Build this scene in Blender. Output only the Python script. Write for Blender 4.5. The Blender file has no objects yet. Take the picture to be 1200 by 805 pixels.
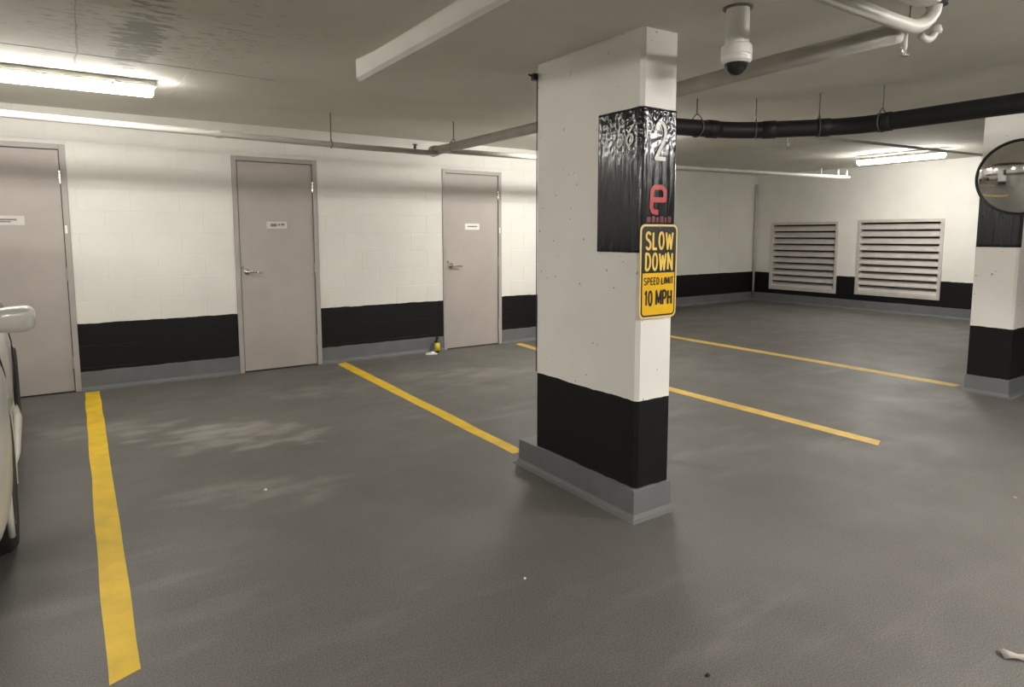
import bpy, bmesh, math, random
from mathutils import Vector, Matrix, noise
random.seed(7)
D = bpy.data
COL = bpy.context.scene.collection
PI = math.pi
# ------------------------------------------------------------------ camera
cam = D.cameras.new('camera'); camo = D.objects.new('camera', cam); COL.objects.link(camo)
cam.sensor_width = 36; cam.lens = 749.93 * 36 / 1200; cam.shift_y = -50 / 1200
cam.clip_start = 0.02; cam.clip_end = 100
yaw, pit, rol = math.radians(34.1455), math.radians(5.894), math.radians(-0.05)
fw = Vector((math.sin(yaw) * math.cos(pit), math.cos(yaw) * math.cos(pit), -math.sin(pit)))
rt = Vector((math.cos(yaw), -math.sin(yaw), 0)); up = rt.cross(fw)
r2 = rt * math.cos(rol) + up * math.sin(rol); u2 = -rt * math.sin(rol) + up * math.cos(rol)
m = Matrix((r2, u2, -fw)).transposed().to_4x4(); m.translation = (0, 0, 1.4)
camo.matrix_world = m
bpy.context.scene.camera = camo
# ------------------------------------------------------------------ world, exposure
w = D.worlds.new('world'); bpy.context.scene.world = w; w.use_nodes = True
w.node_tree.nodes['Background'].inputs[0].default_value = (0.55, 0.53, 0.5, 1)
w.node_tree.nodes['Background'].inputs[1].default_value = 0.05
vs = bpy.context.scene.view_settings
vs.view_transform = 'Standard'; vs.look = 'None'; vs.gamma = 1; vs.exposure = 1.5
bpy.context.scene.cycles.diffuse_bounces = 8; bpy.context.scene.cycles.max_bounces = 14
LAMP = 22.0          # emission of a lit diffuser
LAMP_COL = (1.0, 0.96, 0.90, 1)

# ------------------------------------------------------------------ helpers
def ceil_z(x, y):
    t = min(max((y - 3.2) / 2.7, 0), 1)
    a = 2.345 + 0.145 * t
    b = 2.345 + 0.031 * max(x - 2.2, 0) + 0.04 * max(0, min(1, (x - 3) / 2))
    return min(max(a, b), 2.64)

def mat(name, col, rough=0.6, metal=0.0, nscale=None, namt=0.08, bump=0.0, bscale=None, coat=0.0, emit=None, spec=0.5):
    m_ = D.materials.new(name); m_.use_nodes = True
    nt = m_.node_tree; b = nt.nodes['Principled BSDF']
    b.inputs['Base Color'].default_value = (*col, 1); b.inputs['Roughness'].default_value = rough
    b.inputs['Metallic'].default_value = metal; b.inputs['Specular IOR Level'].default_value = spec
    b.inputs['Coat Weight'].default_value = coat
    if emit:
        b.inputs['Emission Color'].default_value = LAMP_COL; b.inputs['Emission Strength'].default_value = emit
    g = nt.nodes.new('ShaderNodeNewGeometry')
    if nscale:
        n = nt.nodes.new('ShaderNodeTexNoise'); n.inputs['Scale'].default_value = nscale; n.inputs['Detail'].default_value = 5
        nt.links.new(g.outputs['Position'], n.inputs['Vector'])
        r = nt.nodes.new('ShaderNodeMapRange'); r.inputs[1].default_value = 0.3; r.inputs[2].default_value = 0.7
        r.inputs[3].default_value = 1 - namt; r.inputs[4].default_value = 1 + namt
        nt.links.new(n.outputs[0], r.inputs[0])
        mx = nt.nodes.new('ShaderNodeVectorMath'); mx.operation = 'SCALE'; mx.inputs[0].default_value = col
        nt.links.new(r.outputs[0], mx.inputs['Scale']); nt.links.new(mx.outputs[0], b.inputs['Base Color'])
    if bump:
        n2 = nt.nodes.new('ShaderNodeTexNoise'); n2.inputs['Scale'].default_value = bscale or 60; n2.inputs['Detail'].default_value = 4
        nt.links.new(g.outputs['Position'], n2.inputs['Vector'])
        bp = nt.nodes.new('ShaderNodeBump'); bp.inputs['Strength'].default_value = bump; bp.inputs['Distance'].default_value = 0.004
        nt.links.new(n2.outputs[0], bp.inputs['Height']); nt.links.new(bp.outputs[0], b.inputs['Normal'])
    return m_

class NT:
    """small node helper"""
    def __init__(s, m_): s.nt = m_.node_tree; s.b = s.nt.nodes['Principled BSDF']; s.g = s.nt.nodes.new('ShaderNodeNewGeometry')
    def link(s, a, b): s.nt.links.new(a, b)
    def noise(s, scale, detail=4, vec=None, stretch=None, rough=0.5):
        n = s.nt.nodes.new('ShaderNodeTexNoise'); n.inputs['Scale'].default_value = scale; n.inputs['Detail'].default_value = detail
        n.inputs['Roughness'].default_value = rough
        v = s.g.outputs['Position']
        if stretch:
            mp = s.nt.nodes.new('ShaderNodeMapping'); mp.inputs['Scale'].default_value = stretch
            s.link(v, mp.inputs['Vector']); v = mp.outputs[0]
        s.link(v, n.inputs['Vector']); return n.outputs[0]
    def rng(s, v, a, b, c, d, smooth=False):
        r = s.nt.nodes.new('ShaderNodeMapRange'); r.inputs[1].default_value = a; r.inputs[2].default_value = b
        r.inputs[3].default_value = c; r.inputs[4].default_value = d
        if smooth: r.interpolation_type = 'SMOOTHSTEP'
        s.link(v, r.inputs[0]); return r.outputs[0]
    def math(s, op, a, b=None):
        n = s.nt.nodes.new('ShaderNodeMath'); n.operation = op
        for i, q in enumerate((a, b)):
            if q is None: continue
            if isinstance(q, (int, float)): n.inputs[i].default_value = q
            else: s.link(q, n.inputs[i])
        return n.outputs[0]
    def mix(s, f, a, b):
        n = s.nt.nodes.new('ShaderNodeMix'); n.data_type = 'RGBA'
        for i, q in ((0, f), (6, a), (7, b)):
            if isinstance(q, (int, float)): n.inputs[i].default_value = q
            elif isinstance(q, tuple): n.inputs[i].default_value = (*q, 1)
            else: s.link(q, n.inputs[i])
        return n.outputs[2]
    def xyz(s):
        n = s.nt.nodes.new('ShaderNodeSeparateXYZ'); s.link(s.g.outputs['Position'], n.inputs[0]); return n.outputs
    def bump(s, h, strength, dist=0.004):
        bp = s.nt.nodes.new('ShaderNodeBump'); bp.inputs['Strength'].default_value = strength; bp.inputs['Distance'].default_value = dist
        s.link(h, bp.inputs['Height']); s.link(bp.outputs[0], s.b.inputs['Normal'])

WHITE = (0.77, 0.755, 0.705); BLACK = (0.0038, 0.0038, 0.0037); BASEG = (0.14, 0.146, 0.148)
def painted(name, lo=0.175, hi=0.61, base=BASEG, white=WHITE, dents=0.0):
    """wall paint: grey skirting, black band, white above (world heights, as painted)"""
    m_ = mat(name, white, 0.62); n = NT(m_); z = n.xyz()[2]
    wob = n.rng(n.noise(9, 2), 0.3, 0.7, -0.004, 0.004)
    zz = n.math('ADD', z, wob)
    dirt = n.rng(n.noise(3.0, 6), 0.3, 0.75, 1.0, 0.93)
    vm = n.nt.nodes.new('ShaderNodeVectorMath'); vm.operation = 'SCALE'; vm.inputs[0].default_value = white
    n.link(dirt, vm.inputs['Scale'])
    isblack = n.math('MULTIPLY', n.math('LESS_THAN', zz, hi), n.math('GREATER_THAN', zz, lo))
    c = n.mix(isblack, vm.outputs[0], BLACK)
    c = n.mix(n.math('LESS_THAN', zz, lo), c, base)
    # little dents in the white paint
    sp = n.math('LESS_THAN', n.noise(34, 1), dents)
    c = n.mix(n.math('MULTIPLY', sp, n.math('GREATER_THAN', zz, hi)), c, (0.33, 0.31, 0.29))
    n.link(c, n.b.inputs['Base Color'])
    n.link(n.rng(isblack, 0, 1, 0.62, 0.55), n.b.inputs['Roughness']); n.link(n.rng(isblack, 0, 1, 0.5, 0.3), n.b.inputs['Specular IOR Level'])
    n.bump(n.noise(90, 5), 0.25, 0.004)
    return m_

M = {}
M['wall'] = painted('painted_block')
M['colp'] = painted('painted_column', 0.155, 0.594, white=(0.84, 0.82, 0.775), dents=0.235)
M['white'] = mat('white_paint', (0.68, 0.66, 0.6), 0.5, nscale=6, namt=0.05)
M['pipe'] = mat('pipe_paint', (0.54, 0.52, 0.47), 0.5, nscale=5, namt=0.08, bump=0.2, bscale=40)
M['pipedull'] = mat('pipe_paint_dull', (0.42, 0.40, 0.36), 0.5, nscale=6, namt=0.12, bump=0.3, bscale=40)
M['steel'] = mat('rod_steel', (0.16, 0.15, 0.14), 0.45, 0.6)
M['door'] = mat('door_paint', (0.41, 0.37, 0.335), 0.5, nscale=4, namt=0.05, bump=0.1, bscale=120)
M['frame'] = mat('frame_paint', (0.39, 0.36, 0.335), 0.45, nscale=5, namt=0.05)
M['dark'] = mat('dark_gap', (0.012, 0.011, 0.01), 0.8, nscale=5)
M['chrome'] = mat('chrome', (0.72, 0.7, 0.66), 0.18, 1.0, nscale=30, namt=0.05)
M['plate'] = mat('name_plate', (0.62, 0.59, 0.55), 0.35, nscale=20, namt=0.04)
M['platew'] = mat('name_plate_white', (0.85, 0.84, 0.78), 0.35, nscale=20, namt=0.03)
M['ink'] = mat('grey_ink', (0.2, 0.18, 0.17), 0.6, nscale=20)
M['yellow'] = mat('line_yellow', (0.74, 0.49, 0.018), 0.55, nscale=7, namt=0.13, bump=0.35, bscale=90)
M['yellow2'] = mat('line_yellow_faded', (0.66, 0.44, 0.10), 0.55, nscale=7, namt=0.15, bump=0.35, bscale=90)
M['black'] = mat('black_plastic', (0.012, 0.012, 0.013), 0.35, nscale=20)
M['insul'] = mat('black_insulation', (0.009, 0.009, 0.01), 0.55, nscale=7, namt=0.3, bump=0.5, bscale=14)
M['rubber'] = mat('tyre_rubber', (0.012, 0.012, 0.012), 0.75, nscale=20, bump=0.3, bscale=150)
M['alu'] = mat('louvre_aluminium', (0.60, 0.565, 0.525), 0.42, 0.25, nscale=8, namt=0.07)
M['fixt'] = mat('fixture_white', (0.74, 0.73, 0.68), 0.35, nscale=10, namt=0.03)
M['lens'] = mat('lit_diffuser', (0.9, 0.9, 0.9), 0.4, emit=LAMP)
M['lens2'] = mat('lit_diffuser_boosted', (0.9, 0.9, 0.9), 0.4, emit=LAMP * 2.6)  # same diffuser, emission raised to brighten the columns and ceiling
M['lens3'] = mat('lit_diffuser_stronger', (0.9, 0.9, 0.9), 0.4, emit=LAMP * 1.75)  # same diffuser at a middle emission level
M['lensoff'] = mat('unlit_diffuser', (0.82, 0.8, 0.72), 0.3, nscale=10, namt=0.03)
M['carw'] = mat('car_white', (0.62, 0.61, 0.56), 0.28, nscale=4, namt=0.02, coat=0.6)
M['rim'] = mat('dark_rim', (0.10, 0.10, 0.10), 0.4, 0.7, nscale=20)
M['glass'] = mat('car_glass', (0.02, 0.022, 0.022), 0.06, nscale=3)
M['signy'] = mat('sign_yellow', (0.80, 0.47, 0.008), 0.4, nscale=30, namt=0.03)
M['signl'] = mat('sign_cream', (0.80, 0.60, 0.24), 0.4, nscale=30, namt=0.03)
M['signb'] = mat('sign_black', (0.012, 0.009, 0.008), 0.4, nscale=30)
M['red'] = mat('red_paint', (0.42, 0.025, 0.03), 0.4, nscale=40, namt=0.15)
M['red2'] = mat('faded_red_paint', (0.13, 0.012, 0.02), 0.4, nscale=40, namt=0.3)
M['wpaint'] = mat('white_lettering', (0.82, 0.81, 0.76), 0.5, nscale=60, namt=0.08)
M['paper'] = mat('paper', (0.75, 0.75, 0.72), 0.8, nscale=30, namt=0.06)
M['tape'] = mat('dirty_tape', (0.40, 0.37, 0.33), 0.6, nscale=20, namt=0.15)
M['mirror'] = mat('mirror_surface', (0.74, 0.73, 0.70), 0.09, 1.0, nscale=9, namt=0.05)
M['bottle_y'] = mat('bottle_label', (0.72, 0.62, 0.03), 0.4, nscale=40, namt=0.08)
M['red_lamp'] = mat('rear_lamp', (0.3, 0.01, 0.01), 0.2, nscale=10)

# floor: worn grey traffic membrane
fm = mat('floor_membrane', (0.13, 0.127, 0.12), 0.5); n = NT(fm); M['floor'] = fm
big = n.rng(n.noise(0.9, 5, rough=0.6), 0.38, 0.68, 0, 1, True)
strk = n.rng(n.noise(1.0, 5, stretch=(1.6, 5.5, 1)), 0.5, 0.72, 0, 1, True)
msk = n.rng(n.noise(0.55, 2), 0.42, 0.6, 0, 1, True)
grain = n.rng(n.noise(160, 2), 0.3, 0.7, 0.66, 1.34)
base = n.mix(big, (0.116, 0.111, 0.101), (0.136, 0.130, 0.119))
base = n.mix(n.math('MULTIPLY', n.math('MULTIPLY', strk, msk), 0.3), base, (0.26, 0.252, 0.238))
X, Y, Z = n.xyz()
def spot(cx, cy, rx, ry, ang, lo, hi, wob=1.0):
    ca, sa = math.cos(ang), math.sin(ang)
    dx = n.math('SUBTRACT', X, cx); dy = n.math('SUBTRACT', Y, cy)
    u = n.math('DIVIDE', n.math('ADD', n.math('MULTIPLY', dx, ca), n.math('MULTIPLY', dy, sa)), rx)
    v = n.math('DIVIDE', n.math('SUBTRACT', n.math('MULTIPLY', dy, ca), n.math('MULTIPLY', dx, sa)), ry)
    r = n.math('SUBTRACT', 1.0, n.math('ADD', n.math('MULTIPLY', u, u), n.math('MULTIPLY', v, v)))
    r = n.math('ADD', r, n.rng(n.noise(3.5, 5, stretch=(1.0, 1.8, 1)), 0.3, 0.7, -wob * .8, wob * .8))
    return n.rng(r, lo, hi, 0, 1, True)
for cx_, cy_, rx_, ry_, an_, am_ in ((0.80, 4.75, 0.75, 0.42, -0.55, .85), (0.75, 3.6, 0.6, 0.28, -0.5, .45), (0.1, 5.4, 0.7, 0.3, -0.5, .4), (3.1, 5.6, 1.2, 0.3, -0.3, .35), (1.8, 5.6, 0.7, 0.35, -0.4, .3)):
    base = n.mix(n.math('MULTIPLY', spot(cx_, cy_, rx_, ry_, an_, 0.1, 1.5), am_), base, (0.30, 0.288, 0.265))  # pale worn patches; the lit wall's glossy reflection is painted into them too
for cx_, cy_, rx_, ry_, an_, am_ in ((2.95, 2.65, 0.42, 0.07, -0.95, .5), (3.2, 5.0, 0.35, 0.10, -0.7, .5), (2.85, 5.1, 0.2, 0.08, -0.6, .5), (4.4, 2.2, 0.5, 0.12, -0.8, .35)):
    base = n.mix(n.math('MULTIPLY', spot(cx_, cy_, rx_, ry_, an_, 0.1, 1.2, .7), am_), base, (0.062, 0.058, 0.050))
drk = n.rng(n.noise(1.25, 4, stretch=(1, 1.4, 1), rough=0.6), 0.63, 0.74, 0, 0.3, True)
base = n.mix(drk, base, (0.11, 0.105, 0.096))
vm = n.nt.nodes.new('ShaderNodeVectorMath'); vm.operation = 'SCALE'; n.link(base, vm.inputs[0]); n.link(grain, vm.inputs['Scale'])
n.link(vm.outputs[0], n.b.inputs['Base Color'])
n.link(n.rng(n.noise(2.2, 4), 0.3, 0.7, 0.46, 0.62), n.b.inputs['Roughness'])
n.bump(n.noise(170, 3), 0.45, 0.003)

# ceiling: raw light concrete with a leak stain
cm = mat('ceiling_concrete', (0.34, 0.33, 0.30), 0.8); n = NT(cm); M['ceil'] = cm
c = n.mix(n.rng(n.noise(1.1, 6), 0.35, 0.65, 0, 1), (0.66, 0.64, 0.57), (0.75, 0.73, 0.66))
X, Y, Z = n.xyz()
def gauss(cx, sx, cy, sy):
    a = n.math('POWER', n.math('DIVIDE', n.math('SUBTRACT', X, cx), sx), 2.0)
    # avoid negative base problem with even multiply
    dx = n.math('DIVIDE', n.math('SUBTRACT', X, cx), sx); dy = n.math('DIVIDE', n.math('SUBTRACT', Y, cy), sy)
    s_ = n.math('ADD', n.math('MULTIPLY', dx, dx), n.math('MULTIPLY', dy, dy))
    return n.math('SUBTRACT', 1.0, s_)
g1 = n.math('ADD', gauss(0.32, 0.12, 3.9, 0.95), n.rng(n.noise(8, 6, stretch=(1.0, 2.6, 1), rough=0.65), 0.3, 0.7, -1.2, 1.2))
st = n.rng(g1, 0.3, 0.5, 0, 0.8, True)
c = n.mix(st, c, (0.30, 0.29, 0.255))
g2 = n.math('ADD', gauss(0.35, 0.75, 3.7, 0.9), n.rng(n.noise(13, 5, stretch=(1.0, 3.0, 1)), 0.3, 0.7, -3.2, 0.7))
c = n.mix(n.rng(g2, 0.3, 0.45, 0, 0.6, True), c, (0.42, 0.40, 0.35))
n.link(c, n.b.inputs['Base Color'])
n.bump(n.noise(14, 7), 0.3, 0.006)

# crinkled black plastic
wm = mat('black_wrap', (0.008, 0.009, 0.012), 0.3); n = NT(wm); M['wrap'] = wm
n.link(n.rng(n.noise(8, 4, stretch=(9, 9, 1)), 0.35, 0.7, 0.12, 0.30), n.b.inputs['Roughness'])
n.bump(n.noise(7, 4, stretch=(9, 9, 1.2)), 0.35, 0.005)

def link(me, name, material, parent=None, smooth=False):
    o = D.objects.new(name, me); COL.objects.link(o)
    if material is not None and not me.materials:
        for mm in (material if isinstance(material, (list, tuple)) else [material]): me.materials.append(mm)
    if smooth:
        for p in me.polygons: p.use_smooth = True
    if parent is not None:
        o.parent = parent
        o.matrix_parent_inverse = Matrix.Translation(-parent_loc(parent))
    return o
def parent_loc(p):
    v = Vector(p.location)
    while p.parent is not None: p = p.parent; v += Vector(p.location)*0
    return v
def fin(bm, name, material, parent=None, smooth=False, recalc=True):
    if recalc: bmesh.ops.recalc_face_normals(bm, faces=bm.faces)
    me = D.meshes.new(name); bm.to_mesh(me); bm.free()
    return link(me, name, material, parent, smooth)
def box(bm, x0, x1, y0, y1, z0, z1, bev=0.0, seg=1):
    vs_ = [bm.verts.new((x, y, z)) for x in (x0, x1) for y in (y0, y1) for z in (z0, z1)]
    idx = [(0, 1, 3, 2), (4, 6, 7, 5), (0, 4, 5, 1), (2, 3, 7, 6), (0, 2, 6, 4), (1, 5, 7, 3)]
    fs = [bm.faces.new([vs_[i] for i in f]) for f in idx]
    if bev:
        es = list({e for f in fs for e in f.edges})
        bmesh.ops.bevel(bm, geom=es, offset=bev, segments=seg, affect='EDGES', profile=0.5)
    return vs_
def tube(bm, pts, r, n_=12, caps=True, rs=None):
    pts = [Vector(p) for p in pts]; rings = []
    prev = None
    for i, p in enumerate(pts):
        t = (pts[min(i + 1, len(pts) - 1)] - pts[max(i - 1, 0)]).normalized()
        a = Vector((0, 0, 1)) if abs(t.z) < 0.9 else Vector((1, 0, 0))
        if prev is not None: a = prev
        u = (a - t * a.dot(t)).normalized(); v = t.cross(u); prev = u
        rr = rs[i] if rs else r
        rings.append([bm.verts.new(p + (u * math.cos(2 * PI * k / n_) + v * math.sin(2 * PI * k / n_)) * rr) for k in range(n_)])
    for a, b in zip(rings, rings[1:]):
        for k in range(n_): bm.faces.new((a[k], a[(k + 1) % n_], b[(k + 1) % n_], b[k]))
    if caps: bm.faces.new(rings[0][::-1]); bm.faces.new(rings[-1])
def lathe(bm, c_, prof, n_=32, axis='z'):
    rings = []
    for r, h in prof:
        ring = []
        for k in range(n_):
            a = 2 * PI * k / n_; p = (r * math.cos(a), r * math.sin(a), h)
            if axis == 'y': p = (p[0], p[2], p[1])
            if axis == 'x': p = (p[2], p[0], p[1])
            ring.append(bm.verts.new(Vector(c_) + Vector(p)))
        rings.append(ring)
    for a, b in zip(rings, rings[1:]):
        for k in range(n_): bm.faces.new((a[k], a[(k + 1) % n_], b[(k + 1) % n_], b[k]))
    bm.faces.new(rings[0][::-1]); bm.faces.new(rings[-1])
def arc(p0, pc, p1, n_=8):
    p0, pc, p1 = Vector(p0), Vector(pc), Vector(p1)
    return [p0 * (1 - t) ** 2 + pc * 2 * t * (1 - t) + p1 * t * t for t in [i / n_ for i in range(n_ + 1)]]
def thing(name, loc, label, cat, group=None):
    o = D.objects.new(name, None); COL.objects.link(o); o.location = loc; o.empty_display_size = 0.1
    return tag(o, label, cat, group)
def tag(o, label, cat, group=None):
    o['label'] = label; o['category'] = cat
    if group: o['group'] = group
    return o
def struct(o): o['kind'] = 'structure'; return o
def bx(name, material, parent, x0, x1, y0, y1, z0, z1, bev=0.0, seg=1):
    bm = bmesh.new(); box(bm, x0, x1, y0, y1, z0, z1, bev, seg); return fin(bm, name, material, parent)
def text_mesh(body, width, height, weight=0.0):
    """flat lettering fitted to width x height, centred at the origin in x,y"""
    cu = D.curves.new('letters', 'FONT'); cu.body = body; cu.offset = weight; cu.resolution_u = 4
    cu.extrude = 0.004
    o = D.objects.new('letters', cu); COL.objects.link(o)
    dg = bpy.context.evaluated_depsgraph_get(); me = D.meshes.new_from_object(o.evaluated_get(dg))
    D.objects.remove(o); me.materials.clear()
    xs = [v.co.x for v in me.vertices]; ys = [v.co.y for v in me.vertices]
    cx, cy = (min(xs) + max(xs)) / 2, (min(ys) + max(ys)) / 2
    sx, sy = width / (max(xs) - min(xs)), height / (max(ys) - min(ys))
    for v in me.vertices: v.co = ((v.co.x - cx) * sx, (v.co.y - cy) * sy, v.co.z * 0.1)
    return me
def letters(body, name, material, parent, centre, width, height, face='-y', weight=0.0, slant=0.0):
    me = text_mesh(body, width, height, weight)
    for v in me.vertices:
        x, y, z = v.co; x += slant * y
        if face == '-y': v.co = (centre[0] + x, centre[1] - z, centre[2] + y)
        elif face == '-x': v.co = (centre[0] - z, centre[1] - x, centre[2] + y)
    return link(me, name, material, parent)

def _arc(cx, cy, rx, ry, a0, a1, n_=14):
    return [(cx + rx * math.cos(math.radians(a0 + (a1 - a0) * i / n_)), cy + ry * math.sin(math.radians(a0 + (a1 - a0) * i / n_))) for i in range(n_ + 1)]
STROKES = {   # (advance width, polylines in a unit-high box)
 'S': (.52, [_arc(.26, .74, .2, .2, 20, 270) + _arc(.26, .27, .21, .22, 90, -160)[1:]]),
 'L': (.44, [[(.06, .94), (.06, .06), (.42, .06)]]),
 'O': (.56, [_arc(.28, .5, .22, .44, 90, 450, 28)]),
 '0': (.52, [_arc(.26, .5, .2, .44, 90, 450, 28)]),
 'W': (.74, [[(.05, .94), (.2, .06), (.37, .8), (.54, .06), (.69, .94)]]),
 'D': (.56, [[(.06, .06), (.06, .94)] + _arc(.2, .5, .3, .44, 90, -90) + [(.06, .06)]]),
 'N': (.56, [[(.06, .06), (.06, .94), (.5, .06), (.5, .94)]]),
 'P': (.52, [[(.06, .06), (.06, .94), (.22, .94)] + _arc(.25, .7, .21, .24, 90, -90) + [(.06, .46)]]),
 'E': (.46, [[(.42, .94), (.06, .94), (.06, .06), (.42, .06)], [(.06, .52), (.37, .52)]]),
 'I': (.14, [[(.07, .06), (.07, .94)]]),
 'M': (.70, [[(.06, .06), (.06, .94), (.35, .22), (.64, .94), (.64, .06)]]),
 'T': (.50, [[(.03, .94), (.47, .94)], [(.25, .94), (.25, .06)]]),
 'H': (.56, [[(.06, .06), (.06, .94)], [(.5, .06), (.5, .94)], [(.06, .5), (.5, .5)]]),
 '1': (.30, [[(.03, .76), (.2, .94), (.2, .06)]]),
 '2': (.56, [_arc(.27, .70, .22, .24, 170, -20) + [(.42, .50), (.06, .06), (.52, .06)]]),
 '5': (.54, [[(.46, .94), (.13, .94), (.09, .54)] + _arc(.25, .32, .22, .27, 120, -150)]),
 '6': (.54, [[(.42, .94), (.2, .66), (.06, .38)] + _arc(.27, .29, .21, .23, 160, 520)]),
 'e': (.60, [[(.08, .5), (.52, .5), (.52, .80), (.44, .94), (.16, .94), (.08, .82), (.06, .22), (.12, .08), (.30, .06)]]),
}
def stroke_text(body, name, material, parent, centre, width, height, sw, face='-y', gap=0.13, slant=0.0):
    """lettering made of even painted strokes; sw = stroke width in metres"""
    x = 0; segs = []
    for ch in body:
        if ch == ' ': x += 0.3; continue
        w_, pl = STROKES[ch]
        for p in pl: segs.append([(a + x, b) for a, b in p])
        x += w_ + gap
    tot = x - gap; bm = bmesh.new(); r = sw / 2
    fx = (width - 0.0) / tot; fz = height
    def put(u, v):
        if face == '-y': return (centre[0] + u + slant * v, centre[1], centre[2] + v)
        return (centre[0], centre[1] - u - slant * v, centre[2] + v)
    od = Vector((0, -1, 0)) if face == '-y' else Vector((-1, 0, 0)); lay = 0.0
    for p in segs:
        q_ = [Vector(((a - tot / 2) * fx, (b - 0.5) * fz)) for a, b in p]
        for a, b in zip(q_, q_[1:]):
            d = b - a; lay += 2e-5
            if d.length < 1e-6: continue
            d.normalize(); nn = Vector((-d.y, d.x)) * r
            bm.faces.new([bm.verts.new(Vector(put(*c_)) + od * lay) for c_ in (a - nn, b - nn, b + nn, a + nn)])
        for a in q_[1:-1]:
            lay += 2e-5; bm.faces.new([bm.verts.new(Vector(put(a.x + r * math.cos(k * PI / 4), a.y + r * math.sin(k * PI / 4))) + od * lay) for k in range(8)])
    for f in bm.faces:
        f.normal_update()
        if f.normal.dot(od) < 0: f.normal_flip()
    return fin(bm, name, material, parent, recalc=False)

# ------------------------------------------------------------------ floor and ceiling
WY = 6.85            # face of the door wall
FX = 12.05           # face of the louvre wall
BY = 8.5             # face of the recessed wall
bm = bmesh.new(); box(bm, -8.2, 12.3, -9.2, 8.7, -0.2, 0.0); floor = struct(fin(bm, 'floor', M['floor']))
bm = bmesh.new()
nx, ny = 84, 72
g = [[None] * (ny + 1) for _ in range(nx + 1)]
for i in range(nx + 1):
    for j in range(ny + 1):
        x = -8.2 + 20.5 * i / nx; y = -9.2 + 17.9 * j / ny
        g[i][j] = bm.verts.new((x, y, ceil_z(x, y)))
for i in range(nx):
    for j in range(ny): bm.faces.new((g[i][j], g[i][j + 1], g[i + 1][j + 1], g[i + 1][j]))
bmesh.ops.recalc_face_normals(bm, faces=bm.faces)
bmesh.ops.solidify(bm, geom=bm.faces[:], thickness=-0.2)
ceiling = fin(bm, 'ceiling', M['ceil'], smooth=False, recalc=True); struct(ceiling)
def seam(pts, w_=0.006, d=0.0015, m_='ceil'):
    """a raised fin of concrete where two form boards met"""
    bm = bmesh.new(); rings = []
    for i, (x, y) in enumerate(pts):
        a = pts[max(i - 1, 0)]; b = pts[min(i + 1, len(pts) - 1)]
        t = Vector((b[0] - a[0], b[1] - a[1])).normalized(); nn = Vector((-t.y, t.x)); z = ceil_z(x, y)
        ww = w_ * (0.5 + random.random())
        rings.append([bm.verts.new((x + nn.x * ww * s_, y + nn.y * ww * s_, z - dz)) for s_, dz in ((-1, -0.004), (-.6, d), (.6, d), (1, -0.004))])
    for a, b in zip(rings, rings[1:]):
        for k in range(3): bm.faces.new((a[k], b[k], b[k + 1], a[k + 1]))
        bm.faces.new((a[3], b[3], b[0], a[0]))
    bm.faces.new(rings[0]); bm.faces.new(rings[-1][::-1])
    return fin(bm, 'formwork_seam', M[m_], ceiling)
def ln(x0, y0, x1, y1, n_=14, j=0.006):
    return [(x0 + (x1 - x0) * i / n_ + random.uniform(-j, j), y0 + (y1 - y0) * i / n_ + random.uniform(-j, j)) for i in range(n_ + 1)]
M['seamd'] = mat('seam_dark', (0.42, 0.40, 0.35), 0.8, nscale=20, namt=0.2)
M['seaml'] = mat('seam_light', (0.68, 0.66, 0.6), 0.8, nscale=20, namt=0.2)
seam(ln(0.058, 2.8, 0.06, 4.9), 0.007, 0.002, 'seamd')
seam(ln(-1.4, 4.36, 1.15, 4.47, 24), 0.005, 0.0015, 'seamd')
seam(ln(0.64, 3.3, 0.66, 4.9), 0.006, 0.001, 'seaml')
seam(ln(0.655, 5.0, 0.66, 5.7, 6), 0.004, 0.001, 'seaml')
seam(ln(1.37, 5.3, 1.385, 6.75, 10), 0.004, 0.0015, 'seaml')
seam(ln(1.95, 5.87, 3.2, 5.93, 12), 0.004, 0.0012, 'seamd')

# ------------------------------------------------------------------ door wall: blocks, doors, skirting
doors = [(-0.875, -0.035), (1.305, 2.145), (3.64, 4.48)]
DH = 2.18
WX0, WX1 = -4.2, 7.0
bm = bmesh.new()
edges = [WX0] + [v for d in doors for v in d] + [WX1]
for i in range(0, len(edges), 2): box(bm, edges[i], edges[i + 1], WY + 0.0016, WY + 0.2, 0, 2.55)
for a, b in doors: box(bm, a, b, WY + 0.0016, WY + 0.2, DH, 2.55)
wall_left = struct(fin(bm, 'wall_left', M['wall']))
blk_cache = {}
def block(x0, x1, z0, z1):
    w_, h_ = round(x1 - x0, 3), round(z1 - z0, 3)
    if w_ < 0.02 or h_ < 0.02: return
    key = (w_, h_)
    if key not in blk_cache:
        bm = bmesh.new(); g_ = 0.0012; c_ = 0.003
        f = [bm.verts.new((x, 0, z)) for x, z in ((g_ + c_, g_ + c_), (w_ - g_ - c_, g_ + c_), (w_ - g_ - c_, h_ - g_ - c_), (g_ + c_, h_ - g_ - c_))]
        k = [bm.verts.new((x, 0.0016, z)) for x, z in ((g_, g_), (w_ - g_, g_), (w_ - g_, h_ - g_), (g_, h_ - g_))]
        q = [bm.verts.new((x, 0.05, z)) for x, z in ((g_, g_), (w_ - g_, g_), (w_ - g_, h_ - g_), (g_, h_ - g_))]
        bm.faces.new(f)
        for i in range(4):
            j = (i + 1) % 4; bm.faces.new((f[i], k[i], k[j], f[j])); bm.faces.new((k[i], q[i], q[j], k[j]))
        bmesh.ops.recalc_face_normals(bm, faces=bm.faces)
        me = D.meshes.new('block'); bm.to_mesh(me); bm.free(); me.materials.append(M['wall']); blk_cache[key] = me
    o = D.objects.new('block', blk_cache[key]); COL.objects.link(o)
    o.location = (x0, WY + random.uniform(-0.0010, 0.0006), z0); o.parent = wall_left
rows = [(0.012 + 0.2 * k, min(0.212 + 0.2 * k, 2.5)) for k in range(13)]
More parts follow.
